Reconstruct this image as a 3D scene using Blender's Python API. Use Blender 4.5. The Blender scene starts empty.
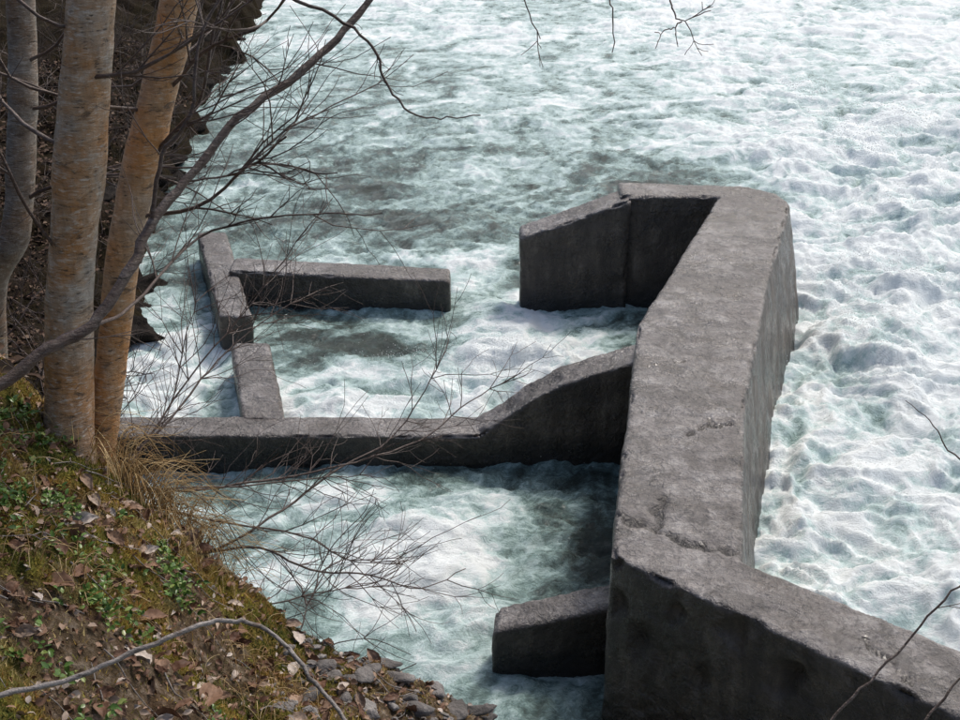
import bpy, math, random, bmesh
import numpy as np
from mathutils import Vector, Matrix
random.seed(7); rng=np.random.default_rng(11)
scene=bpy.context.scene
COL=scene.collection

# ------------------------------------------------------------------ helpers
_perm=np.random.default_rng(3).permutation(512)
_perm=np.concatenate([_perm%256,_perm%256,_perm%256]).astype(np.int64)
_ang=np.random.default_rng(5).uniform(0,2*math.pi,256)
_gx,_gy=np.cos(_ang),np.sin(_ang)
def perlin(x,y,seed=0):
    x=np.asarray(x,float)+seed*17.31; y=np.asarray(y,float)-seed*9.77
    xi=np.floor(x).astype(np.int64); yi=np.floor(y).astype(np.int64)
    xf=x-xi; yf=y-yi
    u=xf**3*(xf*(xf*6-15)+10); v=yf**3*(yf*(yf*6-15)+10)
    def g(ix,iy,dx,dy):
        h=_perm[(_perm[(ix&255)]+(iy&255))]&255
        return _gx[h]*dx+_gy[h]*dy
    a=g(xi,yi,xf,yf); b=g(xi+1,yi,xf-1,yf); c=g(xi,yi+1,xf,yf-1); d=g(xi+1,yi+1,xf-1,yf-1)
    return ((a*(1-u)+b*u)*(1-v)+(c*(1-u)+d*u)*v)*1.5
def fbm(x,y,o=4,seed=0,lac=2.03,gain=.5):
    s=0;a=1;f=1
    for i in range(o):
        s=s+a*perlin(x*f,y*f,seed+i); a*=gain; f*=lac
    return s
def noise3(p,scale,seed=0):
    return (perlin(p[:,0]*scale,p[:,1]*scale+p[:,2]*scale*.7,seed)+perlin(p[:,2]*scale,p[:,0]*scale-p[:,1]*scale*.6,seed+3)+perlin(p[:,1]*scale,p[:,2]*scale,seed+6))/2
def smooth(a,b,x):
    t=np.clip((x-a)/(b-a),0,1); return t*t*(3-2*t)
def cushions(x,y,s,seed):
    X=x*s;Y=y*s; xi=np.floor(X);yi=np.floor(Y); best=np.full(np.shape(X),9.)
    for i in (-1,0,1):
        for j in (-1,0,1):
            cx=(xi+i).astype(np.int64);cy=(yi+j).astype(np.int64)
            h=_perm[(_perm[(cx&255)]+(cy&255)+seed)&255]&255; h2=_perm[(h+37)&255]&255
            best=np.minimum(best,np.hypot(X-cx-h/255.,Y-cy-h2/255.))
    return np.sqrt(np.clip(1-best**2,0,1))

def newmat(name):
    m=bpy.data.materials.new(name); m.use_nodes=True
    nt=m.node_tree; b=nt.nodes['Principled BSDF']; return m,nt,b
class NB:
    def __init__(s,nt): s.nt=nt
    def n(s,t): return s.nt.nodes.new(t)
    def l(s,a,b): s.nt.links.new(a,b)
    def coord(s,scale=(1,1,1)):
        tc=s.n('ShaderNodeTexCoord'); mp=s.n('ShaderNodeMapping'); mp.inputs['Scale'].default_value=scale
        s.l(tc.outputs['Object'],mp.inputs['Vector']); return mp.outputs[0]
    def noise(s,vec,scale,detail=4,rough=.5,dist=0):
        nd=s.n('ShaderNodeTexNoise'); nd.inputs['Scale'].default_value=scale; nd.inputs['Detail'].default_value=detail
        nd.inputs['Roughness'].default_value=rough; nd.inputs['Distortion'].default_value=dist
        s.l(vec,nd.inputs['Vector']); return nd.outputs['Fac']
    def vor(s,vec,scale,feature='F1'):
        nd=s.n('ShaderNodeTexVoronoi'); nd.feature=feature; nd.inputs['Scale'].default_value=scale
        s.l(vec,nd.inputs['Vector']); return nd.outputs['Distance']
    def ramp(s,fac,stops):
        r=s.n('ShaderNodeValToRGB'); e=r.color_ramp.elements
        while len(e)<len(stops): e.new(.5)
        for i,(p,c) in enumerate(stops):
            e[i].position=p; e[i].color=(c,c,c,1) if not isinstance(c,tuple) else (*c,1)
        s.l(fac,r.inputs['Fac']); return r.outputs['Color']
    def math(s,op,a,b=None,c=None):
        m=s.n('ShaderNodeMath'); m.operation=op
        for i,v in enumerate((a,b,c)):
            if v is None: continue
            if isinstance(v,(int,float)): m.inputs[i].default_value=v
            else: s.l(v,m.inputs[i])
        return m.outputs[0]
    def mix(s,fac,a,b,mode='MIX'):
        m=s.n('ShaderNodeMix'); m.data_type='RGBA'; m.blend_type=mode
        for k,v in ((0,fac),(6,a),(7,b)):
            if isinstance(v,(int,float)): m.inputs[k].default_value=v
            elif isinstance(v,tuple): m.inputs[k].default_value=(*v,1)
            else: s.l(v,m.inputs[k])
        return m.outputs[2]
    def attr(s,name):
        a=s.n('ShaderNodeAttribute'); a.attribute_name=name; return a.outputs['Fac']
    def bump(s,h,strength,dist,nrm=None):
        b=s.n('ShaderNodeBump'); b.inputs['Strength'].default_value=strength; b.inputs['Distance'].default_value=dist
        s.l(h,b.inputs['Height'])
        if nrm: s.l(nrm,b.inputs['Normal'])
        return b.outputs[0]

def mesh_obj(name,v,f,mat=None,smoothsh=True,parent=None,attrs=None):
    me=bpy.data.meshes.new(name)
    if isinstance(f,np.ndarray):
        n=f.shape[1]; me.vertices.add(len(v)); me.vertices.foreach_set('co',np.asarray(v,float).ravel())
        me.loops.add(f.size); me.loops.foreach_set('vertex_index',f.ravel().astype(np.int32))
        me.polygons.add(len(f)); me.polygons.foreach_set('loop_start',np.arange(0,f.size,n,dtype=np.int32))
        me.polygons.foreach_set('loop_total',np.full(len(f),n,dtype=np.int32))
        me.update(calc_edges=True); me.validate()
    else:
        me.from_pydata([tuple(p) for p in v],[],f)
    if smoothsh: me.polygons.foreach_set('use_smooth',[True]*len(me.polygons))
    if attrs:
        for k,a in attrs.items():
            at=me.attributes.new(k,'FLOAT','POINT'); at.data.foreach_set('value',np.asarray(a,float))
    o=bpy.data.objects.new(name,me); COL.objects.link(o)
    if mat: me.materials.append(mat)
    if parent: o.parent=parent
    return o
def empty(name):
    o=bpy.data.objects.new(name,None); o.empty_display_size=.2; COL.objects.link(o); return o
def grid_faces(nx,ny):
    i=np.arange(nx*ny).reshape(ny,nx)
    return np.stack([i[:-1,:-1].ravel(),i[:-1,1:].ravel(),i[1:,1:].ravel(),i[1:,:-1].ravel()],1)

# ------------------------------------------------------------------ materials
def mat_concrete():
    m,nt,b=newmat('wet_concrete'); N=NB(nt); v=N.coord()
    big=N.noise(v,1.0,5,.62,.6); mid=N.noise(v,5,7,.72,.3); fine=N.noise(v,60,4,.7); scal=N.noise(v,17,4,.6,1.2)
    c=N.ramp(mid,[(.34,(.075,.064,.058)),(.47,(.155,.138,.130)),(.56,(.23,.212,.202)),(.70,(.38,.36,.345))])
    c=N.mix(N.ramp(big,[(.42,.8),(.55,0.)]),c,(.085,.070,.061),'MIX')
    c=N.mix(N.ramp(N.noise(v,2.4,7,.75,.8),[(.51,0.),(.58,.75)]),c,(.05,.041,.035))
    c=N.mix(.65,c,N.ramp(scal,[(.35,.5),(.5,1.),(.65,1.4)]),'MULTIPLY')
    sp=N.ramp(N.vor(v,70),[(.0,1.2),(.35,1.0),(.75,.7)])
    c=N.mix(.35,c,sp,'MULTIPLY')
    c=N.mix(N.ramp(fine,[(.62,0.),(.72,.5)]),c,(.55,.53,.51))
    c=N.mix(N.ramp(fine,[(.28,.5),(.38,0.)]),c,(.03,.026,.022))
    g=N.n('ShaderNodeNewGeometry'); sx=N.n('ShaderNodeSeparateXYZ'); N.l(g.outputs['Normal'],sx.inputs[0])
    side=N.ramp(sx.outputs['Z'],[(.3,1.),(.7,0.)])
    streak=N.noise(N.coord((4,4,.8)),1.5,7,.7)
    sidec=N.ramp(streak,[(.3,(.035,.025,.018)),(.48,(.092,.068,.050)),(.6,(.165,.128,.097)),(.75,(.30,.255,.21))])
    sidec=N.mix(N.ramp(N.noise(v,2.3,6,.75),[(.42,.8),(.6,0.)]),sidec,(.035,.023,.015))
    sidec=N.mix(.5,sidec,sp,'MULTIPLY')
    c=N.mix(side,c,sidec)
    px=N.n('ShaderNodeSeparateXYZ'); N.l(g.outputs['Position'],px.inputs[0])
    wl=N.math('ADD',px.outputs['Z'],N.math('MULTIPLY',N.noise(v,2.2,5,.7),.5))
    wet=N.ramp(wl,[(.33,1.),(.58,0.)])
    wet=N.math('MULTIPLY',wet,N.math('ADD',N.math('MULTIPLY',side,.7),.3))
    c=N.mix(N.math('MULTIPLY',wet,.85),c,(.014,.012,.009))
    c=N.mix(N.attr('crack'),c,(.010,.008,.007))
    N.l(c,b.inputs['Base Color'])
    N.l(N.ramp(N.noise(v,2.6,6,.75),[(.42,.15),(.58,.48)]),b.inputs['Roughness'])
    b.inputs['Specular IOR Level'].default_value=.8
    h=N.math('ADD',N.math('MULTIPLY',scal,1.5),N.math('ADD',N.math('MULTIPLY',fine,.4),N.math('MULTIPLY',mid,2.2)))
    N.l(N.bump(h,.9,.018),b.inputs['Normal'])
    return m
def mat_water():
    m,nt,b=newmat('river_water'); N=NB(nt); v=N.coord((1,1.3,1))
    foam_shade=N.attr('foam_shade')
    wv=N.n('ShaderNodeTexNoise'); wv.inputs['Scale'].default_value=2.2; wv.inputs['Detail'].default_value=4; N.l(v,wv.inputs['Vector'])
    vm=N.n('ShaderNodeVectorMath'); vm.operation='MULTIPLY_ADD'; N.l(wv.outputs['Color'],vm.inputs[0]); vm.inputs[1].default_value=(.45,.45,.45); N.l(v,vm.inputs[2])
    w=vm.outputs[0]
    d0=N.noise(w,2.6,7,.68,.9); d1=N.noise(w,9,6,.75,.3); d2=N.noise(w,46,5,.8)
    det=N.math('ADD',N.math('MULTIPLY',d0,.38),N.math('ADD',N.math('MULTIPLY',d1,.32),N.math('MULTIPLY',d2,.30)))
    fac=N.math('ADD',foam_shade,N.math('MULTIPLY',N.math('SUBTRACT',det,.5),2.6))
    c=N.ramp(fac,[(.0,(.045,.062,.054)),(.22,(.115,.17,.157)),(.45,(.255,.37,.35)),(.7,(.52,.665,.655)),(.98,(.85,.905,.90))])
    N.l(c,b.inputs['Base Color'])
    N.l(N.ramp(fac,[(.2,.08),(.8,.6)]),b.inputs['Roughness'])
    b.inputs['IOR'].default_value=1.33
    h=N.math('ADD',N.math('MULTIPLY',d0,1.4),N.math('ADD',d1,N.math('MULTIPLY',d2,.5)))
    N.l(N.bump(h,.6,.05),b.inputs['Normal'])
    return m
def mat_ground():
    m,nt,b=newmat('mossy_soil'); N=NB(nt); v=N.coord()
    a=N.noise(v,3.2,5,.6); f=N.noise(v,26,6,.7); g=N.noise(v,110,4,.7)
    moss=N.ramp(a,[(.36,(.15,.08,.028)),(.46,(.21,.16,.04)),(.54,(.13,.13,.03)),(.64,(.21,.12,.03))])
    moss=N.mix(.8,moss,N.ramp(f,[(.3,.35),(.55,1.0),(.75,1.5)]),'MULTIPLY')
    moss=N.mix(.7,moss,N.ramp(g,[(.3,.4),(.6,1.2)]),'MULTIPLY')
    soil_shade=N.ramp(f,[(.3,(.03,.02,.014)),(.5,(.11,.075,.05)),(.62,(.22,.17,.13)),(.75,(.38,.33,.28))])
    c=N.mix(N.attr('soil_shade'),moss,soil_shade)
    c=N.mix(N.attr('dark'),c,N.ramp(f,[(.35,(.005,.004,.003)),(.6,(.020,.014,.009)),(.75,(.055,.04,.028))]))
    N.l(c,b.inputs['Base Color']); b.inputs['Roughness'].default_value=1.
    b.inputs['Specular IOR Level'].default_value=.1
    h=N.math('ADD',f,N.math('MULTIPLY',g,.5)); N.l(N.bump(h,.9,.03),b.inputs['Normal'])
    return m
def mat_bark(name,cols,lent=.8):
    m,nt,b=newmat(name); N=NB(nt); v=N.coord()
    a=N.noise(v,3.0,7,.75,.5); s=N.noise(N.coord((26,26,95)),1.3,4,.6,.3); s2=N.noise(N.coord((7,7,20)),1.5,7,.75,.6); t=N.noise(N.coord((30,30,9)),1.6,4,.6)
    c=N.ramp(a,[(.41,cols[0]),(.52,cols[1]),(.62,cols[2])])
    c=N.mix(N.math('MULTIPLY',N.ramp(s,[(.56,0.),(.66,1.)]),lent),c,cols[3])
    c=N.mix(N.ramp(s2,[(.54,0.),(.64,.55)]),c,cols[3])
    c=N.mix(N.ramp(s2,[(.36,.85),(.46,0.)]),c,(.09,.055,.032))
    c=N.mix(N.ramp(s,[(.31,.9),(.40,0.)]),c,(.045,.03,.02))
    c=N.mix(.5,c,N.ramp(t,[(.3,.5),(.65,1.2)]),'MULTIPLY')
    N.l(c,b.inputs['Base Color']); b.inputs['Roughness'].default_value=.5
    h=N.math('ADD',s,N.math('ADD',N.math('MULTIPLY',s2,1.2),N.math('MULTIPLY',t,.5))); N.l(N.bump(h,.9,.008),b.inputs['Normal'])
    return m
def mat_attr(name,stops,rough=.7,noise=30):
    m,nt,b=newmat(name); N=NB(nt); v=N.coord()
    c=N.ramp(N.attr('rnd'),stops)
    c=N.mix(.6,c,N.ramp(N.noise(v,noise,4,.6),[(.3,.5),(.7,1.3)]),'MULTIPLY')
    N.l(c,b.inputs['Base Color']); b.inputs['Roughness'].default_value=rough; b.inputs['Specular IOR Level'].default_value=.3
    return m
def mat_rock(name,c0,c1,c2,spec=.4):
    m,nt,b=newmat(name); N=NB(nt); v=N.coord()
    a=N.noise(v,4,7,.65); f=N.noise(v,40,5,.7)
    c=N.ramp(a,[(.32,c0),(.52,c1),(.7,c2)]); c=N.mix(.7,c,N.ramp(f,[(.3,.5),(.7,1.4)]),'MULTIPLY')
    N.l(c,b.inputs['Base Color']); b.inputs['Roughness'].default_value=.75; b.inputs['Specular IOR Level'].default_value=spec
    N.l(N.bump(N.math('ADD',a,N.math('MULTIPLY',f,.4)),.9,.05),b.inputs['Normal']); return m
M_con=mat_concrete(); M_wat=mat_water(); M_gr=mat_ground()
M_barkA=mat_bark('grey_orange_bark',[(.44,.22,.085),(.40,.27,.17),(.36,.315,.265),(.60,.53,.46)])
M_barkB=mat_bark('orange_bark',[(.48,.22,.065),(.45,.26,.125),(.36,.25,.16),(.56,.43,.32)])
M_barkC=mat_bark('dark_grey_bark',[(.20,.11,.055),(.20,.145,.10),(.19,.165,.14),(.36,.32,.28)])
M_twig=mat_bark('twig_bark',[(.055,.03,.022),(.09,.055,.042),(.12,.085,.07),(.18,.15,.13)],.4)
M_grey=mat_bark('grey_twig_bark',[(.16,.14,.125),(.24,.21,.19),(.3,.27,.25),(.4,.37,.34)],.4)
M_moss=mat_attr('moss_tufts',[(0.,(.07,.09,.016)),(.25,(.20,.20,.034)),(.5,(.40,.33,.055)),(.75,(.36,.18,.04)),(1.,(.52,.40,.17))],.8)
M_green=mat_attr('green_leaves',[(0.,(.05,.11,.022)),(.6,(.12,.21,.04)),(1.,(.24,.28,.08))],.3)
M_dead=mat_attr('dead_leaves',[(0.,(.10,.045,.025)),(.45,(.22,.12,.07)),(.8,(.34,.24,.17)),(1.,(.52,.45,.39))],.6,60)
M_litter=mat_attr('dark_leaf_litter',[(0.,(.035,.018,.010)),(.6,(.09,.05,.03)),(1.,(.16,.11,.075))],.8,60)
M_straw=mat_attr('dry_grass',[(0.,(.22,.12,.04)),(.6,(.42,.28,.12)),(1.,(.6,.46,.25))],.7)
M_rock=mat_rock('grey_rock',(.07,.063,.057),(.17,.155,.145),(.36,.34,.32))
M_drock=mat_rock('dark_rock',(.004,.003,.003),(.013,.010,.008),(.045,.036,.028),.12)
m,nt,b=newmat('spray'); b.inputs['Base Color'].default_value=(.9,.93,.93,1); b.inputs['Roughness'].default_value=.4; M_spray=m

# ------------------------------------------------------------------ concrete fish ladder
ladder=empty('concrete_fish_ladder')
def polydist(p,line):
    d=np.full(len(p),9.)
    for a,b in zip(line[:-1],line[1:]):
        a=np.array(a);b=np.array(b);ab=b-a
        t=np.clip(((p-a)@ab)/(ab@ab),0,1); d=np.minimum(d,np.linalg.norm(p-(a+t[:,None]*ab),axis=1))
    return d
CR=[[(.86,7.50,1.38),(1.0,7.32,1.38),(1.18,7.26,1.38),(1.33,7.08,1.38),(1.62,7.0,1.38)],
    [(1.18,7.26,1.38),(1.19,7.5,1.38),(1.28,7.66,1.38)],
    [(1.55,8.55,1.38),(1.7,8.68,1.38),(1.9,8.72,1.38)],[(1.72,8.7,1.38),(1.78,8.82,1.38)],[(1.3,9.7,1.38),(1.9,9.95,1.38)],[(2.35,5.7,1.38),(2.2,6.1,1.38)]]
CRW=[1.5,1.4,1.4,1.,.22,.5]
def finish(o,vox,bev):
    me=o.data
    if bev:
        bv=o.modifiers.new('b','BEVEL'); bv.width=.028; bv.segments=2; bv.limit_method='ANGLE'; bv.angle_limit=math.radians(40)
    r=o.modifiers.new('r','REMESH'); r.mode='VOXEL'; r.voxel_size=vox; r.use_smooth_shade=True
    s=o.modifiers.new('s','SMOOTH'); s.factor=.6; s.iterations=3
    dg=bpy.context.evaluated_depsgraph_get(); m2=bpy.data.meshes.new_from_object(o.evaluated_get(dg)); o.modifiers.clear(); o.data=m2; bpy.data.meshes.remove(me)
    N=len(m2.vertices); co=np.empty(N*3); m2.vertices.foreach_get('co',co); co=co.reshape(-1,3)
    no=np.empty(N*3); m2.vertices.foreach_get('normal',no); no=no.reshape(-1,3)
    edge=1-np.max(np.abs(no),axis=1)
    d=.014*noise3(co,1.2,1)+.008*noise3(co,6,2)+.005*noise3(co,17,4)
    chip=np.clip(noise3(co,4.3,8)-.18,0,1)*.13*smooth(.03,.25,edge)*(co[:,2]>.1)+np.clip(noise3(co,13,18),0,1)*.016*smooth(.03,.25,edge)
    crack=np.zeros(N)
    for l,wd in zip(CR,CRW):
        w=.022*wd*(1+.9*noise3(co,9,5)); dd=polydist(co+np.stack([noise3(co,12,9),noise3(co,12,12),0*co[:,0]],1)*.05,l)
        crack=np.maximum(crack,1-smooth(w*.3,w*1.25,dd))
    m2.vertices.foreach_set('co',(co+no*(d-chip-crack*.03)[:,None]).ravel())
    at=m2.attributes.new('crack','FLOAT','POINT'); at.data.foreach_set('value',np.clip(crack*1.4+chip*4,0,1)*.97)
    m2.polygons.foreach_set('use_smooth',[True]*len(m2.polygons))
    m2.materials.clear(); m2.materials.append(M_con); m2.update(); o.parent=ladder
def prism(name,pts,z0=-.9,vox=.022,base=None):
    n=len(pts); me=bpy.data.meshes.new(name); base=base or {}
    v=[(x,y,z) for x,y,z in pts]+[(base.get(i,(x,y))[0],base.get(i,(x,y))[1],z0) for i,(x,y,z) in enumerate(pts)]
    fs=[tuple(range(n)),tuple(range(2*n-1,n-1,-1))]+[(i,i+n,(i+1)%n+n,(i+1)%n) for i in range(n)]
    me.from_pydata(v,[],fs)
    o=bpy.data.objects.new(name,me); COL.objects.link(o)
    bm=bmesh.new(); bm.from_mesh(me); bmesh.ops.recalc_face_normals(bm,faces=bm.faces); bmesh.ops.triangulate(bm,faces=[f for f in bm.faces if len(f.verts)>4]); bm.to_mesh(me); bm.free()
    finish(o,vox,True); return o
Z=1.38
prism('main_channel_wall',[(1.62,14.3,Z),(2.73,14.3,Z),(1.40,10.6,Z),(.83,6.95,Z),(5.0,3.2,Z),(5.4,3.8,Z),(1.66,6.89,Z),(2.08,9.1,Z),(2.70,11.4,Z),(3.5,14.05,Z),(3.42,14.4,Z),(3.15,14.68,Z),(1.62,14.85,Z)],
      base={6:(1.8,6.95),7:(2.38,9.0),8:(3.05,11.3),9:(3.9,13.95),10:(3.8,14.5),11:(3.3,14.9)})
prism('wing_wall',[(.46,14.12,.93),(1.72,14.2,Z-.02),(1.74,14.72,Z-.01),(.46,14.45,.97)])
prism('slot_wall',[(-2.95,14.22,.5),(-.35,14.08,.42),(-.35,14.5,.43),(-2.95,14.66,.5)])
prism('side_wall',[(-2.85,13.03,.43),(-2.48,13.03,.43),(-3.25,15.76,.43),(-3.62,15.76,.43)])
prism('side_wall_low',[(-2.23,10.8,.33),(-1.82,10.8,.33),(-2.20,12.4,.4),(-2.61,12.4,.4)])
def weir():
    top=[(-3.6,.34),(-1.6,.31),(-.05,.28),(.1,.36),(.47,.64),(.75,.80),(1.11,.92),(1.75,1.10)]
    z0=-.9; prof=top+[(top[-1][0],z0),(top[0][0],z0)]; n=len(prof)
    v=[(x,10.56+.03*x,z) for x,z in prof]+[(x,10.95+.03*x,z) for x,z in prof]
    fs=[tuple(range(n)),tuple(range(2*n-1,n-1,-1))]+[(i,i+n,(i+1)%n+n,(i+1)%n) for i in range(n)]
    me=bpy.data.meshes.new('weir_wall'); me.from_pydata(v,[],fs)
    bm=bmesh.new(); bm.from_mesh(me); bmesh.ops.recalc_face_normals(bm,faces=bm.faces); bmesh.ops.triangulate(bm,faces=[f for f in bm.faces if len(f.verts)>4]); bm.to_mesh(me); bm.free()
    o=bpy.data.objects.new('weir_wall',me); COL.objects.link(o)
    finish(o,.02,False)
weir()
prism('stub_wall',[(.08,7.54,.33),(1.02,7.55,.56),(1.02,7.84,.58),(.12,7.82,.35)])

# ------------------------------------------------------------------ water
def wall_x(y): return np.interp(y,[3,6.95,9.1,11.4,14.1,20],[5,1.25,1.6,2.15,3.1,5.2])
def gauss(x,y,cx,cy,sx,sy): return np.exp(-((x-cx)/sx)**2-((y-cy)/sy)**2)
BURST=[(4.2,12.9,.5,1.0,.12),(4.9,14.8,1.2,.8,.13),(5.0,20.6,1.8,.8,.15),(7.5,17.5,1.8,.8,.14),(3.4,10.2,.4,1.,.07),(5.5,11.2,.7,1.2,.10),(8,22,2.6,.9,.14),(1.0,23,2,.8,.08),(.3,12.6,.8,.4,.09),(.05,14.0,.3,.6,.08),(-.8,9.4,.9,.4,.05)]
def water_h(X,Y):
    wx=X+.30*fbm(X*.8,Y*.8,4,1); wy=Y+.30*fbm(X*.8,Y*.8,4,5)
    inside=1-smooth(-.25,.25,X-wall_x(Y)); inside=inside*(1-smooth(14.0,14.8,Y))
    chan=smooth(-.3,.3,X-wall_x(Y))*(1-smooth(15,20,Y))
    cov=.56+.18*perlin(X*.35,Y*.35,3)
    cov+=.20*smooth(2,6,X)*(1-inside)
    cov-=.34*gauss(X,Y,-2.0,18.0,3.6,3.2)
    cov-=.24*gauss(X,Y,2.6,19.2,1.8,1.1)
    cov-=.22*gauss(X,Y,-4.,24,3,4)
    cov+=.12*smooth(25,31,Y)
    cov+=.24*gauss(X,Y,.1,15.2,1.,1.2)
    cov=cov*(1-chan)+chan*(.80+.14*perlin(X*.8,Y*.8,6))
    pool=.52+.14*perlin(X*.9,Y*.9,9)
    pool=pool+.40*gauss(X,Y,.3,12.4,1.4,1.2)-.65*gauss(X,Y,-1.5,13.2,1.0,.7)-.35*gauss(X,Y,1.9,13.5,.6,.5)  # subtracted blobs: shadows of slot and channel walls painted into the water colour
    pool=pool+.38*gauss(X,Y,-3.2,12.3,.7,2.0)+.32*gauss(X,Y,-1.4,11.4,.6,.6)
    pool=pool-.50*gauss(X,Y,1.05,9.3,.5,1.5)-.6*gauss(X,Y,.5,6.4,1.2,.7)-.35*gauss(X,Y,-1,10.4,3,.2)+.20*gauss(X,Y,-.8,9.0,1.2,1.0)  # subtracted blobs: painted wall shadows and the shade line below the weir
    cov=cov*(1-inside)+pool*inside
    bil=lambda s,sd,q=1.:1-2*np.abs(perlin(wx*s,wy*s*q,sd))
    lump=fbm(wx*.8,wy*1.0,3,41,gain=.5)
    f2=fbm(wx*2.3,wy*2.8,5,141,gain=.62)
    r1=bil(1.1,42,1.5); r2=bil(2.4,43,1.4); r3=bil(5.2,44,1.3); r4=bil(11,45)
    H1=.12*lump+.035*f2+.055*r1+.035*r2+.020*r3+.010*r4
    H0=.05*perlin(wx*.8,wy*1.8,51)+.034*bil(1.6,52,1.9)+.026*bil(3.8,53,1.9)+.015*bil(8.5,54,1.8)+.008*bil(17,55,1.6)
    k=smooth(.35,.85,cov)
    calmtop=1-.45*smooth(20,28,Y)
    amp=((1-inside)*(1.+.2*smooth(3,8,X)+.2*chan)+inside*.95)*calmtop
    h=(H0*(1-k)+H1*k)*amp-.08*inside*(1-smooth(10.4,10.9,Y))
    bm_=0
    for cx,cy,sx,sy,a in BURST:
        gq=a*gauss(X+.35*fbm(X*1.3,Y*1.3,2,66),Y+.35*fbm(X*1.3,Y*1.3,2,67),cx,cy,sx,sy); h=h+gq*(1+.2*lump); bm_=bm_+gq*2.5
    return wx,wy,cov,chan,inside,h,(lump*.5+f2*.5+.35*r1+.3*r2+.2*r3-.25),np.clip(bm_,0,1)
def water():
    xs=[];x=-7.
    while x<16: xs.append(x); x+=.030 if -4<x<6 else .050
    xs=np.array([-300,-120,-60,-30,-15,-9]+xs+[18,22,30,60,140,300.])
    ys=[];y=4.
    while y<40: ys.append(y); y+=.026*max(1,y/10)**1.2
    ys=np.array([-200,-80,-30,-10,0,2.5]+ys+[42,46,55,80,160,400.])
    X,Y=np.meshgrid(xs,ys)
    wx,wy,cov,chan,inside,h,crest,bst=water_h(X,Y)
    fx=X+.9*fbm(X*.45,Y*.45,3,101); fy=Y+.9*fbm(X*.45,Y*.45,3,105)
    al=fx*.55+fy*.83; ac=fx*.83-fy*.55
    marble=fbm(ac*1.5,al*.55,6,121,gain=.62)
    st=fbm((wx-.22*wy)*2.6,wy*1.3,6,21,gain=.70)*chan+fbm(wx*1.7-wy*.4,wy*2.6+wx*.3,6,21,gain=.68)*(1-chan)
    web=1-2*np.abs(fbm(fx*1.2,fy*1.3,5,35,gain=.6))
    foam_shade=cov+.18*st+.30*marble*(1-.2*chan)+.12*web+.22*crest*(.3+.7*smooth(.3,.7,cov))+.5*bst
    foam_shade=np.clip(foam_shade,-.05,1.15)
    far=smooth(60,40,np.abs(X))*smooth(60,42,Y)*smooth(0,4,Y)
    h=h*far
    mesh_obj('river_water',np.stack([X.ravel(),Y.ravel(),h.ravel()],1),grid_faces(len(xs),len(ys)),M_wat,attrs={'foam_shade':foam_shade.ravel()})
water()
def spray():
    P=[]
    for cx,cy,sx,sy,a in BURST:
        k=int(3000*a/.12)
        px=rng.normal(cx,sx*.7,k); py=rng.normal(cy,sy*.7,k)
        jets=np.clip(fbm(px*3,py*3,3,88)+.3,0,2)
        P.append(np.stack([px,py,np.abs(rng.normal(0,.12*a/.12,k))*jets],1))
    n=14000; y=rng.uniform(8,26,n); x=wall_x(y)+.7+np.abs(rng.normal(0,2.8,n)); k=(perlin(x*.9,y*.9,77)+perlin(x*2.3,y*2.3,78)*.6>.1)
    P.append(np.stack([x[k],y[k],np.abs(rng.normal(0,.04,k.sum()))],1))
    n=2200; P.append(np.stack([rng.normal(.3,.9,n),rng.normal(12.4,.7,n),np.abs(rng.normal(0,.035,n))],1))
    P=np.concatenate(P); keep=(P[:,0]-wall_x(P[:,1])>.55)|((P[:,1]<13.5)&(P[:,0]<1.2)); P=P[keep]
    z=water_h(P[:,0],P[:,1])[5]+P[:,2]
    s=rng.uniform(.002,.0060,len(P))*(P[:,1]/13)
    O=np.array([(1,0,0),(-1,0,0),(0,1,0),(0,-1,0),(0,0,1),(0,0,-1)],float)
    F=np.array([(0,2,4),(2,1,4),(1,3,4),(3,0,4),(2,0,5),(1,2,5),(3,1,5),(0,3,5)])
    V=(O[None]*s[:,None,None]+np.stack([P[:,0],P[:,1],z],1)[:,None]).reshape(-1,3)
    mesh_obj('water_spray',V,(F[None]+6*np.arange(len(P))[:,None,None]).reshape(-1,3),M_spray)
spray()

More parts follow.
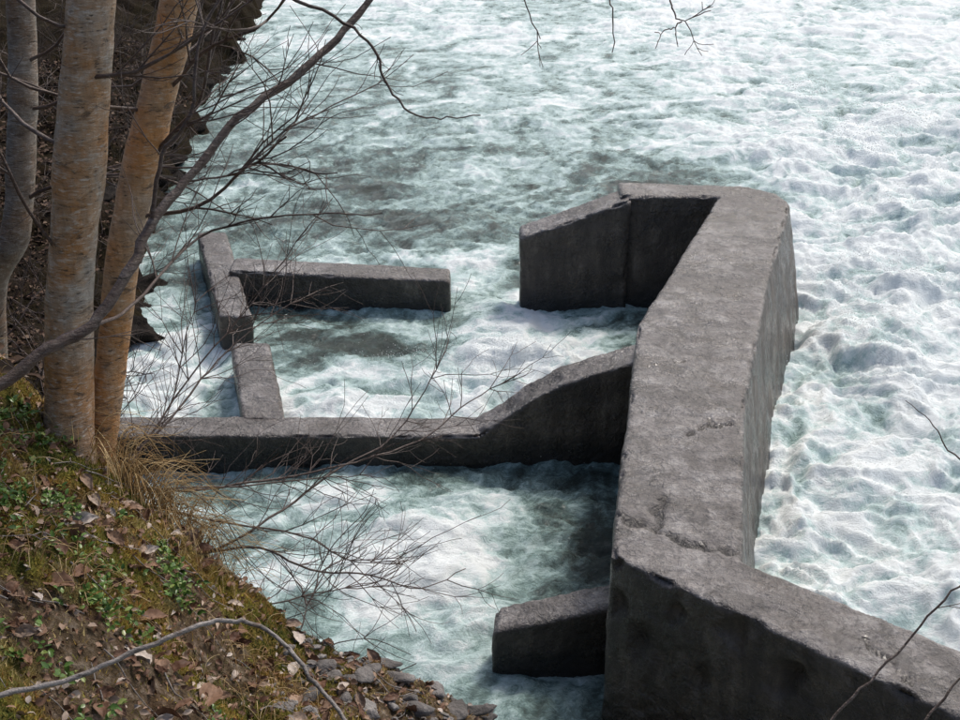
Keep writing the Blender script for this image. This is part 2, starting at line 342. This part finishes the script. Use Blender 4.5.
# ------------------------------------------------------------------ ground / bank
SY=[-50,0,3,5,7,9,10.3,11,12.3,14.5,18,22,40,400]
SX=[8,5,.9,-.8,-1.6,-2.7,-3.15,-3.35,-3.95,-4.2,-4.6,-4.9,-6,-30]
def moss_relief(x,y):
    return cushions(x+.06*perlin(x*7,y*7,1),y+.06*perlin(x*7,y*7,2),4.2,11),cushions(x+.02*perlin(x*20,y*20,1),y,11,50)
def H(x,y,detail=True):
    x=np.asarray(x,float);y=np.asarray(y,float)
    yc=3.72-1.2*np.clip(x-.02,0,3)+.8*np.clip(-1.45-x,0,4)+.10*perlin(x*2.2,y*.3,61)-.10*np.exp(-((x+.55)/.4)**2)
    Nn=2.9-.82*np.clip(x,-2.2,9)-.3*(np.clip(y,-2,99)-3.65)
    Nn=Nn+.10*np.clip(-2.2-x,0,20)-.17*np.exp(-((x+.62)/.38)**2)*smooth(2.2,3.3,y)+.10*smooth(-1.25,-1.6,x)
    dr=np.clip(y-yc,0,99); Nd=Nn-2.3*dr+.25*(1-np.exp(-dr*8))
    xs=np.interp(y,SY,SX)+.35*perlin(y*.9,x*0+3,63)
    t=np.clip(xs-x,-3,60); S=np.where(t>0,1.5*(1-np.exp(-.6*np.clip(t,0,60)))+.12*t,t*.8)
    h=np.maximum(Nd,S); h=np.maximum(h,-.9)
    if detail:
        h=h+.06*perlin(x*2.3,y*2.3,71)+.03*perlin(x*6,y*6,72)+.012*perlin(x*37,y*37,74)
        near=(y<4.6)&(x>-3.5)&(x<1)
        c1,c2=moss_relief(x,y)
        h=h+np.where(near,.10*c1+.035*c2-.10,0)
        h=h+np.where(t>0,1,0)*(.35*np.abs(perlin(x*.9,y*.9,75))+.15*np.abs(perlin(x*2.9,y*2.9,76)))*(Nd<S)
    return h
def soil_patch(x,y): return smooth(.05,.35,fbm(x*1.9,y*1.9,3,181))
def ground():
    xs=[-300,-120,-50,-25,-14]; x=-11.
    while x<6: xs.append(x); x+= .012 if -2.1<x<.45 else .06
    xs+= [6.5,8,15,40,120,300]
    ys=[-200,-60,-20,-6]; y=-2.
    while y<34: ys.append(y); y+= .012 if 1.6<y<4.3 else .08
    ys+=[38,50,80,200,400]
    xs=np.array(xs);ys=np.array(ys); X,Y=np.meshgrid(xs,ys); Zz=H(X,Y)
    Zz=np.where(np.abs(X)>100,np.minimum(Zz,9),Zz)
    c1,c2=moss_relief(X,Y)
    soil_shade=soil_patch(X,Y)*.9
    soil_shade=np.maximum(soil_shade,1-smooth(.3,.65,c1)); soil_shade=np.maximum(soil_shade,.6*(1-smooth(.3,.6,c2)))  # crevices between cushions: shade painted in with the soil colour
    soil_shade=np.maximum(soil_shade,smooth(-.62,-.30,X+.12*perlin(X*5,Y*5,82))*.85)
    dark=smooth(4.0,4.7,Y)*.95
    mesh_obj('mossy_river_bank',np.stack([X.ravel(),Y.ravel(),Zz.ravel()],1),grid_faces(len(xs),len(ys)),M_gr,attrs={'soil_shade':np.clip(soil_shade,0,1).ravel(),'dark':dark.ravel()})
ground()

# ------------------------------------------------------------------ rocks
def ico(sub):
    bm=bmesh.new(); bmesh.ops.create_icosphere(bm,subdivisions=sub,radius=1)
    v=np.array([q.co[:] for q in bm.verts]); f=np.array([[q.index for q in t.verts] for t in bm.faces]); bm.free(); return v,f
IV,IF=ico(4); IV3,IF3=ico(3)
def rocks(name,specs,mat,hi=True,planes=11,lo=.35,hi_=.7):
    V=[];F=[];o=0
    bv,bf=(IV,IF) if hi else (IV3,IF3)
    for i,(x,y,z,sx,sy,sz,rot) in enumerate(specs):
        p=bv.copy(); q=p+i*7.3
        r=1+.22*noise3(q,1.1,i%9)
        for k in range(planes):
            nrm=rng.normal(size=3); nrm/=np.linalg.norm(nrm); d=p@nrm; lim=rng.uniform(lo,hi_)
            r=np.where(d*r>lim,lim/np.maximum(d,.01),r)
        r=r*(1+.10*noise3(q,2.7,2)+.07*noise3(q,6,3))*1.3
        p=p*r[:,None]*np.array([sx,sy,sz]); c,s=math.cos(rot),math.sin(rot)
        tl=rng.normal(0,.3); p=np.stack([p[:,0],p[:,1]*math.cos(tl)-p[:,2]*math.sin(tl),p[:,1]*math.sin(tl)+p[:,2]*math.cos(tl)],1)
        p=np.stack([p[:,0]*c-p[:,1]*s,p[:,0]*s+p[:,1]*c,p[:,2]],1)+np.array([x,y,z])
        V.append(p);F.append(bf+o);o+=len(p)
    return mesh_obj(name,np.concatenate(V),np.concatenate(F),mat)
sp=[]
for i in range(120):
    y=rng.uniform(7,31); xs_=np.interp(y,SY,SX); x=xs_-abs(rng.normal(0,.6))+.15; s=rng.uniform(.08,.30)
    sp.append((x,y,float(H(x,y,False))-.08,s*1.5,s,s*.7,rng.uniform(0,6)))
rocks('shore_rocks',sp,M_drock)
sp=[]
for i in range(260):
    x=rng.uniform(-.64,.10); y=rng.uniform(2.9,3.80); s=rng.uniform(.006,.024)*(1.9 if rng.random()<.15 else 1)
    sp.append((x,y,float(H(x,y))+s*.15,s*1.5,s,s*.5,rng.uniform(0,6)))
for x,y,s in [(-.22,3.42,.06),(-.08,3.55,.055),(-.5,3.5,.035),(-.36,3.3,.045),(-.02,3.62,.05),(-.15,3.3,.05),(-.3,3.6,.05)]:
    sp.append((x,y,float(H(x,y))+s*.1,s*1.5,s,s*.5,rng.uniform(0,6)))
rocks('gravel',sp,M_rock,False,14,.3,.6)

# ------------------------------------------------------------------ tubes / branches
class Tubes:
    def __init__(s): s.V=[];s.F=[];s.o=0
    def add(s,pts,r0,r1,sides=6,sub=4,wob=0.,radii=None,knob=0.):
        P=np.array(pts,float)
        if sub>1 and len(P)>2:
            Q=np.vstack([2*P[0]-P[1],P,2*P[-1]-P[-2]]); out=[]
            for i in range(1,len(Q)-2):
                for t in np.arange(sub)/sub:
                    a,b,c,d=Q[i-1],Q[i],Q[i+1],Q[i+2]
                    out.append(.5*((2*b)+(-a+c)*t+(2*a-5*b+4*c-d)*t*t+(-a+3*b-3*c+d)*t**3))
            out.append(P[-1]); P=np.array(out)
        n=len(P)
        if wob: P=P+rng.normal(0,wob,(n,3))*np.linspace(0,1,n)[:,None]**.3
        T=np.gradient(P,axis=0); T/=np.linalg.norm(T,axis=1)[:,None]+1e-9
        u=np.cross(T[0],[.3,.9,.2]); u/=np.linalg.norm(u)+1e-9
        R=np.linspace(r0,r1,n) if radii is None else np.interp(np.linspace(0,1,n),np.linspace(0,1,len(radii)),radii)
        if knob: R=R*(1+knob*rng.uniform(-1,1,n))
        a=np.linspace(0,2*math.pi,sides,endpoint=False)
        for i in range(n):
            u=u-T[i]*(u@T[i]); u/=np.linalg.norm(u)+1e-9; w=np.cross(T[i],u)
            s.V.append(P[i]+R[i]*(np.cos(a)[:,None]*u+np.sin(a)[:,None]*w))
        for i in range(n-1):
            for j in range(sides):
                k=(j+1)%sides; s.F.append((s.o+i*sides+j,s.o+i*sides+k,s.o+(i+1)*sides+k,s.o+(i+1)*sides+j))
        s.o+=n*sides
        return P
    def grow(s,p,d,L,r,depth,droop=0.,spread=.6,nch=4,up=.1):
        n=min(max(4,int(L/.06)),14); pts=[np.array(p,float)]; d=np.array(d,float); d/=np.linalg.norm(d)
        for i in range(n):
            d=d+rng.normal(0,.15,3)+np.array([0,0,up-droop])*.12; d/=np.linalg.norm(d); pts.append(pts[-1]+d*L/n)
        s.add(pts,r,max(r*.35,.0008),sides=5 if r<.01 else 8,sub=1,knob=.12)
        if depth>0:
            for k in range(nch):
                i=rng.integers(max(1,n//4),n); dd=pts[i]-pts[i-1]; dd/=np.linalg.norm(dd)
                side=rng.normal(0,1,3); side-=dd*(side@dd); side/=np.linalg.norm(side)
                s.grow(pts[i],dd+side*spread*rng.uniform(.7,1.5),L*rng.uniform(.3,.6),max(r*.5,.0009),depth-1,droop,spread,max(2,nch-1),up)
    def obj(s,name,mat,parent=None):
        return mesh_obj(name,np.concatenate(s.V),np.array(s.F),mat,parent=parent)

def tree(name,path,radii,mat,limbs,fine_noise=.004):
    e=empty(name); t=Tubes()
    P=t.add(path,0,0,sides=28,sub=14,radii=radii)
    V=np.concatenate(t.V)
    c=np.repeat(P,28,axis=0); n=V-c; n/=np.linalg.norm(n,axis=1)[:,None]
    V=V+n*(fine_noise*noise3(V,14,2)+.008*noise3(V,4,3))[:,None]
    mesh_obj('trunk',V,np.array(t.F),mat,parent=e)
    b=Tubes()
    for p,d,L,r,dep in limbs: b.grow(p,d,L,r,dep,nch=5)
    zt=path[-1]
    for i in range(12):
        k=rng.uniform(.35,1); z=6.0+(zt[2]-6.0)*k
        q=[np.interp(z,[a[2] for a in path],[a[j] for a in path]) for j in (0,1)]
        an=rng.uniform(0,6.28); b.grow((q[0],q[1],z),(math.cos(an),math.sin(an),.7),rng.uniform(.8,1.6),.016*(1.3-k),2,nch=4)
    b.obj('branches',M_twig,e)
    return e
tree('alder_tree',[(-1.33,3.66,3.70),(-1.32,3.68,3.96),(-1.31,3.73,4.18),(-1.28,3.75,4.45),(-1.21,3.74,4.78),(-1.14,3.73,5.11),(-1.09,3.73,5.37),(-.95,3.75,6.3),(-.8,3.8,7.6),(-.75,3.8,9.3)],
     [.095,.080,.074,.076,.075,.073,.071,.06,.045,.015],M_barkA,
     [((-1.25,3.72,4.6),(-1,-.3,.6),.7,.007,2),((-1.2,3.70,4.95),(-1,-.1,.35),.8,.008,2),((-1.14,3.7,5.15),(.8,-.2,.35),.7,.007,2),((-1.12,3.72,5.3),(-.9,-.4,.1),.8,.007,2)])
tree('alder_tree',[(-1.27,3.74,3.60),(-1.26,3.75,3.86),(-1.2,3.86,4.23),(-1.14,3.89,4.53),(-1.05,3.93,4.85),(-.96,3.95,5.12),(-.89,3.94,5.33),(-.62,3.95,6.2),(-.3,4.0,7.4),(-.2,4,8.8)],
     [.075,.054,.050,.055,.058,.057,.055,.045,.03,.012],M_barkB,
     [((-1.1,3.9,4.65),(1,-.3,.35),.75,.008,2),((-1.05,3.92,4.8),(.9,-.4,.75),.8,.008,2),((-.98,3.94,5.05),(1,-.2,.5),.8,.008,2),((-1.0,3.93,5.0),(-1,-.4,.2),.8,.007,2)])
tree('alder_tree',[(-2.05,4.75,3.1),(-1.96,4.81,4.01),(-1.82,4.83,4.3),(-1.76,4.92,4.72),(-1.73,5.01,5.15),(-1.65,5.1,6.2),(-1.6,5.1,7.8)],
     [.08,.062,.056,.054,.052,.042,.015],M_barkC,
     [((-1.8,4.85,4.4),(1,-.2,.5),.9,.009,2),((-1.76,4.92,4.75),(1,0,.1),.9,.008,2),((-1.75,4.95,4.9),(.9,-.1,.6),.9,.008,2)])

def sapling(name,paths,mat,children=5,clen=.22,cr=.0022):
    t=Tubes()
    for pts,r0,r1 in paths:
        P=t.add(pts,r0,r1,sides=8,sub=5,wob=.0025,knob=.08)
        n=len(P)
        for k in range(children):
            i=rng.integers(n//4,n-1); dd=P[i]-P[i-1]; dd/=np.linalg.norm(dd)
            side=rng.normal(0,1,3); side-=dd*(side@dd); side/=np.linalg.norm(side)
            t.grow(P[i],dd+side*.8,clen*rng.uniform(.5,1.6),max(cr,.0011),1,nch=3,up=.4)
    return t.obj(name,mat)
sapling('leaning_sapling',[([(-1.7,2.5,4.35),(-1.4,2.6,4.55),(-1.25,2.67,4.62),(-1.13,2.74,4.65),(-1.03,2.82,4.71),(-.94,2.89,4.74),(-.87,2.99,4.83),(-.82,3.09,4.93),(-.75,3.18,5.01),(-.62,3.3,5.14),(-.47,3.4,5.24),(-.36,3.5,5.33),(-.26,3.6,5.43),(-.11,3.78,5.58),(.2,4.0,5.85),(.5,4.2,6.2)],.018,.007),
   ([(-.94,2.89,4.74),(-.9,3.1,4.70),(-.8,3.5,4.745),(-.58,3.43,4.83),(-.39,3.43,4.84),(-.27,3.42,4.84)],.005,.0015),
   ([(-.82,3.09,4.93),(-.78,3.1,5.1),(-.7,3.1,5.2),(-.66,3.15,5.4),(-.5,3.2,5.6)],.006,.003),
   ([(-.75,3.18,5.01),(-.62,3.2,5.03),(-.5,3.2,5.13),(-.42,3.2,5.2)],.003,.001)],M_twig,children=9,clen=.28)
sapling('overhanging_branch',[([(-.62,3.95,6.2),(-.3,3.6,6.1),(.3,3.2,6.05),(.9,3.0,6.0),(1.5,2.9,5.95)],.02,.008),
   ([(-.6,3.8,6.12),(-.6,3.5,5.7),(-.53,3.4,5.47),(-.37,3.36,5.39),(-.27,3.32,5.32),(-.24,3.29,5.24),(-.18,3.26,5.17),(-.1,3.25,5.155),(0,3.25,5.16)],.006,.0015),
   ([(.1,3.3,6.05),(.07,3.15,5.8),(.08,3.10,5.54),(.10,3.07,5.48),(.14,3.03,5.40)],.003,.0012),
   ([(.35,3.18,6.05),(.3,3.14,5.8),(.295,3.10,5.54),(.305,3.06,5.46),(.31,3.02,5.375)],.003,.0012),
   ([(.5,3.13,6.03),(.45,3.1,5.7),(.44,3.09,5.52),(.443,3.06,5.463),(.466,3.05,5.434),(.53,3.06,5.46)],.003,.0012),
   ([(.466,3.05,5.434),(.44,3.04,5.42),(.404,3.04,5.41)],.0018,.001)],M_twig,children=2,clen=.07,cr=.0012)
sapling('bare_shrub',[([(-1.3,3.65,3.75),(-1.257,3.71,3.79),(-1.117,3.74,3.61),(-.952,3.79,3.49),(-.743,3.93,3.54),(-.554,4.17,3.58),(-.346,4.40,3.60),(-.216,4.57,3.73),(-.12,4.74,3.87)],.007,.0017),
   ([(-.952,3.79,3.49),(-.778,3.88,3.45),(-.615,3.93,3.32),(-.406,4.01,3.245),(-.226,4.07,3.14),(-.058,4.19,3.15)],.005,.0016),
   ([(-1.29,3.73,3.82),(-1.073,3.88,3.68),(-.795,4.07,3.61),(-.517,4.18,3.61),(-.231,4.40,3.60),(-.039,4.55,3.69),(.16,4.69,3.75)],.006,.0016),
   ([(-1.19,3.70,3.76),(-.935,3.84,3.59),(-.637,3.90,3.49),(-.47,3.95,3.35),(-.295,4.03,3.28)],.005,.0015),
   ([(-1.224,3.74,3.85),(-1.083,3.88,3.92),(-.955,4.15,4.02),(-.83,4.30,4.10),(-.665,4.45,4.17)],.005,.0015),
   ([(-.926,3.56,3.46),(-.76,3.72,3.32),(-.53,3.82,3.31),(-.29,3.91,3.27)],.004,.0014),
   ([(-1.25,3.7,3.8),(-1.2,3.9,3.8),(-1.1,4.1,3.9),(-1.05,4.2,4.1),(-1.0,4.3,4.25)],.004,.0013),
   ([(-1.2,3.7,3.8),(-1.0,4.0,4.05),(-.8,4.2,4.25),(-.6,4.3,4.5)],.004,.0013),
   ([(-1.2,3.7,3.8),(-1.05,3.8,3.74),(-.85,3.95,3.66),(-.62,4.1,3.60),(-.4,4.2,3.56)],.005,.0014)],M_twig,children=18,clen=.26,cr=.002)
sapling('bent_dry_stem',[([(-1.2,1.4,4.15),(-1.0,1.6,4.45),(-.846,1.74,4.54),(-.727,1.8,4.54),(-.62,1.86,4.557),(-.524,1.92,4.564),(-.452,1.97,4.55),(-.378,1.96,4.52),(-.307,1.887,4.488),(-.239,1.81,4.447),(-.17,1.7,4.40),(-.1,1.6,3.9)],.0055,.0035)],M_grey,children=0)
sapling('thin_sapling',[([(.62,2.2,2.6),(.72,2.3,3.6),(.785,2.345,3.93),(.88,2.394,4.04),(.98,2.44,4.13),(1.07,2.48,4.23),(1.18,2.52,4.31),(1.4,2.6,4.6)],.004,.002)],M_twig,children=2,clen=.1,cr=.0012)
sapling('thin_sapling',[([(.7,2.0,2.6),(.86,2.15,3.8),(.94,2.19,4.08),(1.0,2.23,4.15),(1.08,2.26,4.23),(1.3,2.3,4.5)],.004,.002)],M_twig,children=1,clen=.1,cr=.0012)
sapling('thin_sapling',[([(1.7,2.0,1.4),(2.0,2.8,3.2),(1.8,3.3,3.8),(1.57,3.47,3.97),(1.44,3.505,4.05),(1.4,3.54,4.12),(1.31,3.57,4.19)],.005,.001)],M_twig,children=1,clen=.1,cr=.0012)
t=Tubes()
for i in range(90):
    x=rng.uniform(-1.8,-.1); y=rng.uniform(1.9,3.6); an=rng.uniform(0,6.28); L=rng.uniform(.08,.3); pts=[]
    for k in np.linspace(0,1,6):
        qx=x+math.cos(an)*L*k+rng.normal(0,.004); qy=y+math.sin(an)*L*k+rng.normal(0,.004); pts.append((qx,qy,float(H(qx,qy))+.008+rng.uniform(0,.01)))
    t.add(pts,rng.uniform(.0015,.003),.001,sides=5,sub=3)
t.obj('fallen_twigs',M_grey)
t=Tubes()
for i in range(230):
    y=rng.uniform(4.6,28); xs_=np.interp(y,SY,SX); x=xs_-abs(rng.normal(0,1.3))-.05
    t.grow((x,y,float(H(x,y,False))-.05),(rng.normal(.3,.6),rng.normal(-.1,.5),.8),rng.uniform(.6,1.7),rng.uniform(.005,.011),2,nch=4)
t.obj('brushwood',M_twig)

# ------------------------------------------------------------------ leaf-sized scatters
LT=np.array([(0,0,0),(.3,.3,.06),(.33,0,0),(.3,-.3,.06),(.68,.27,.05),(.7,0,-.02),(.68,-.27,.05),(1,0,-.10)],float)
def rotmats(yaw,pitch,roll):
    cy,sy=np.cos(yaw),np.sin(yaw);cp,sp_=np.cos(pitch),np.sin(pitch);cr,sr=np.cos(roll),np.sin(roll);o=np.zeros_like(cy);e=np.ones_like(cy)
    Rz=np.stack([cy,-sy,o,sy,cy,o,o,o,e],1).reshape(-1,3,3);Ry=np.stack([cp,o,-sp_,o,e,o,sp_,o,cp],1).reshape(-1,3,3);Rx=np.stack([e,o,o,o,cr,-sr,o,sr,cr],1).reshape(-1,3,3)
    return Rz@Ry@Rx
def leaves(name,pos,size,mat,pit=(.1,.9),curl=1.,wid=1.,rollv=.5,rnd=None):
    n=len(pos); R=rotmats(rng.uniform(0,6.28,n),rng.uniform(*pit,n),rng.normal(0,rollv,n))
    T=LT*np.array([1,wid,1]); Tn=np.repeat(T[None],n,0); cu=rng.uniform(.3,1.8,n)*curl; Tn[:,:,2]*=cu[:,None]*2
    Tn[:,:,1]*=rng.uniform(.7,1.25,n)[:,None]
    V=np.einsum('nij,nkj->nki',R,Tn*np.asarray(size)[:,None,None])+np.asarray(pos)[:,None,:]
    V=V.reshape(-1,3)
    tri=np.array([(0,2,1),(0,3,2),(1,2,5),(1,5,4),(2,3,6),(2,6,5),(4,5,7),(5,6,7)])
    F=(tri[None]+8*np.arange(n)[:,None,None]).reshape(-1,3)
    r=rng.uniform(0,1,n) if rnd is None else rnd
    return mesh_obj(name,V,F,mat,attrs={'rnd':np.repeat(r,8)})
def curled(name,specs,mat):
    V=[];F=[];A=[];o=0;nu,nv=13,9
    for (x,y,L,wd,tone) in specs:
        u=np.linspace(0,1,nu);vv=np.linspace(-1,1,nv);U,W=np.meshgrid(u,vv,indexing='ij')
        half=wd*np.sin(np.pi*np.clip(U,0.02,.98)**.85)**.75*(1+.12*perlin(U*9,W*0+x*7,3))
        px=U*L; py=W*half*L; pz=(rng.uniform(.6,1.6)*(W*half)**2*1.5-rng.uniform(-.4,.9)*(U-.5)**2)*L+.09*L*perlin(U*6+x,W*4+y,4)+.03*L*np.abs(W)**.5
        a=rng.uniform(0,6.28); ti=rng.normal(0,.3); tj=rng.normal(0,.4)
        P=np.stack([px.ravel()-L/2,py.ravel(),pz.ravel()],1)
        R=np.array(Matrix.Rotation(a,3,'Z')@Matrix.Rotation(ti,3,'Y')@Matrix.Rotation(tj,3,'X')); P=P@R.T
        P+=np.array([x,y,float(H(x,y))+.018]); V.append(P); i=np.arange(nu*nv).reshape(nu,nv)
        F.append(np.stack([i[:-1,:-1].ravel(),i[:-1,1:].ravel(),i[1:,1:].ravel(),i[1:,:-1].ravel()],1)+o); A.append(np.full(nu*nv,tone)); o+=nu*nv
    return mesh_obj(name,np.concatenate(V),np.concatenate(F),mat,attrs={'rnd':np.concatenate(A)})
def scatter_pts(n,x0,x1,y0,y1): 
    x=rng.uniform(x0,x1,n); y=rng.uniform(y0,y1,n); return x,y,H(x,y)
n=320000
x,y,z=scatter_pts(n,-2.1,.1,1.7,3.95)
c1,c2=moss_relief(x,y)
keep=(soil_patch(x,y)<rng.uniform(.2,1.1,n))&(x+.12*perlin(x*5,y*5,82)<-.28+rng.normal(0,.14,n))&(c1>.25+rng.uniform(0,.25,n))&(c2>.15+rng.uniform(0,.25,n)); x,y,z=x[keep],y[keep],z[keep]; n=len(x)
s=rng.uniform(.005,.014,n); a=rng.uniform(0,6.28,n); tilt=rng.normal(0,.7,(n,2))
base=np.stack([x,y,z-.002],1); w=np.stack([np.cos(a),np.sin(a),0*a],1)*(s*.18)[:,None]
tip=base+np.stack([tilt[:,0]*s,tilt[:,1]*s,s],1)
V=np.stack([base-w,base+w,tip],1).reshape(-1,3); F=np.arange(3*n).reshape(-1,3)
rv=np.clip(.48+.85*fbm(x*2.6,y*2.6,4,91,gain=.65)+rng.normal(0,.10,n),0,1)
mesh_obj('moss',V,F,M_moss,smoothsh=False,attrs={'rnd':np.repeat(rv,3)})
pos=[]
cl=[(-1.5,3.55),(-1.42,3.4),(-1.55,3.3),(-.98,3.35),(-.9,3.2),(-1.05,2.95),(-.95,2.75),(-1.0,2.4),(-.75,2.3),(-1.3,3.0),(-1.35,3.6),(-1.2,3.2),(-.6,2.6)]
for cx,cy in cl:
    for k in range(rng.integers(10,22)):
        px_,py_=cx+rng.normal(0,.05),cy+rng.normal(0,.05); h0=float(H(px_,py_)); hh=rng.uniform(.02,.08)
        for j in range(9): pos.append((px_+rng.normal(0,.010),py_+rng.normal(0,.010),h0+hh*rng.uniform(.3,1)))
pos=np.array(pos); leaves('lingonberry_plants',pos,rng.uniform(.013,.026,len(pos)),M_green,(.0,.9),.6,.85)
x,y,z=scatter_pts(6000,-1.9,.0,1.8,3.85); pos=np.stack([x,y,z+.006],1)
leaves('leaf_litter',pos,rng.uniform(.008,.03,len(x)),M_dead,(-.2,.6),1.6,1.0,.7,rnd=rng.uniform(0,1,len(x)))
specs=[(-1.06,2.72,.10,.3,.5),(-.87,2.66,.11,.2,1.),(-1.12,3.12,.09,.28,1.),(-1.25,3.3,.08,.3,.3),(-.72,2.75,.10,.3,.5),(-1.2,2.45,.10,.3,.5),(-1.0,3.3,.07,.3,1.),(-.55,3.1,.08,.25,.7),(-.9,2.95,.08,.3,.4)]
for i in range(300): specs.append((rng.uniform(-1.7,-.12),rng.uniform(1.9,3.7),rng.uniform(.03,.08),rng.uniform(.18,.36),rng.uniform(0,1)))
curled('withered_leaves',specs,M_dead)
t=Tubes()
for i in range(900):
    if i<600: cx,cy=[(-1.13,3.78),(-1.0,3.72),(-1.2,3.72),(-1.05,3.8)][rng.integers(4)]; sg=.08
    else: cx,cy=[(-1.4,3.2),(-.85,3.5),(-1.1,2.8),(-.7,3.2),(-1.45,3.65),(-.65,2.9)][rng.integers(6)]; sg=.10
    x=cx+rng.normal(0,sg);y=cy+rng.normal(0,.05);z=float(H(x,y,i>=600))
    an=rng.uniform(-1.4,2.2); L=rng.uniform(.08,.26)*(1 if i<600 else .45); dx,dy=math.cos(an),math.sin(an)
    t.add([(x,y,z),(x+dx*L*.3,y+dy*L*.3,z+L*.5),(x+dx*L*.7,y+dy*L*.7,z+L*.45),(x+dx*L*1.05,y+dy*L*1.05,z+L*rng.uniform(-.3,.5))],.0014,.0006,sides=3,sub=3)
me=t.obj('dry_grass',M_straw).data
at=me.attributes.new('rnd','FLOAT','POINT'); at.data.foreach_set('value',np.repeat(rng.uniform(0,1,len(me.vertices)//30+1),30)[:len(me.vertices)])
x=rng.uniform(-7,-1.5,34000); y=rng.uniform(3.6,24,34000); xs_=np.interp(y,SY,SX); k=(x<xs_-.25); x,y=x[k],y[k]; z=H(x,y)
leaves('forest_litter',np.stack([x,y,z+.01],1),rng.uniform(.03,.09,len(x)),M_litter,(-.2,.6),1.2,1.0,.6)

# ------------------------------------------------------------------ camera, light
cam=bpy.data.cameras.new('camera'); co=bpy.data.objects.new('camera',cam); COL.objects.link(co)
co.location=(0,0,6); co.rotation_euler=(math.radians(90-25.1),0,0); cam.sensor_width=36; cam.lens=1300/960*36; cam.clip_end=2000; cam.clip_start=.05
scene.camera=co
sd=Vector((.36,.56,.84)).normalized()
elev=math.asin(sd.z); azim=math.atan2(sd.x,sd.y)
w=bpy.data.worlds.new("World"); scene.world=w; w.use_nodes=True
nt=w.node_tree; sky=nt.nodes.new('ShaderNodeTexSky'); sky.sky_type='NISHITA'; sky.sun_disc=False; sky.sun_elevation=elev; sky.sun_rotation=azim
sky.air_density=1.0; sky.dust_density=4.0
nt.links.new(sky.outputs[0],nt.nodes['Background'].inputs[0]); nt.nodes['Background'].inputs[1].default_value=.145
su=bpy.data.lights.new('sun','SUN'); su.energy=2.1; su.angle=math.radians(9); su.color=(1,.94,.86)
so=bpy.data.objects.new('sun',su); COL.objects.link(so); so.rotation_euler=sd.to_track_quat('Z','Y').to_euler()
scene.view_settings.view_transform='Standard'; scene.view_settings.look='None'; scene.view_settings.exposure=0
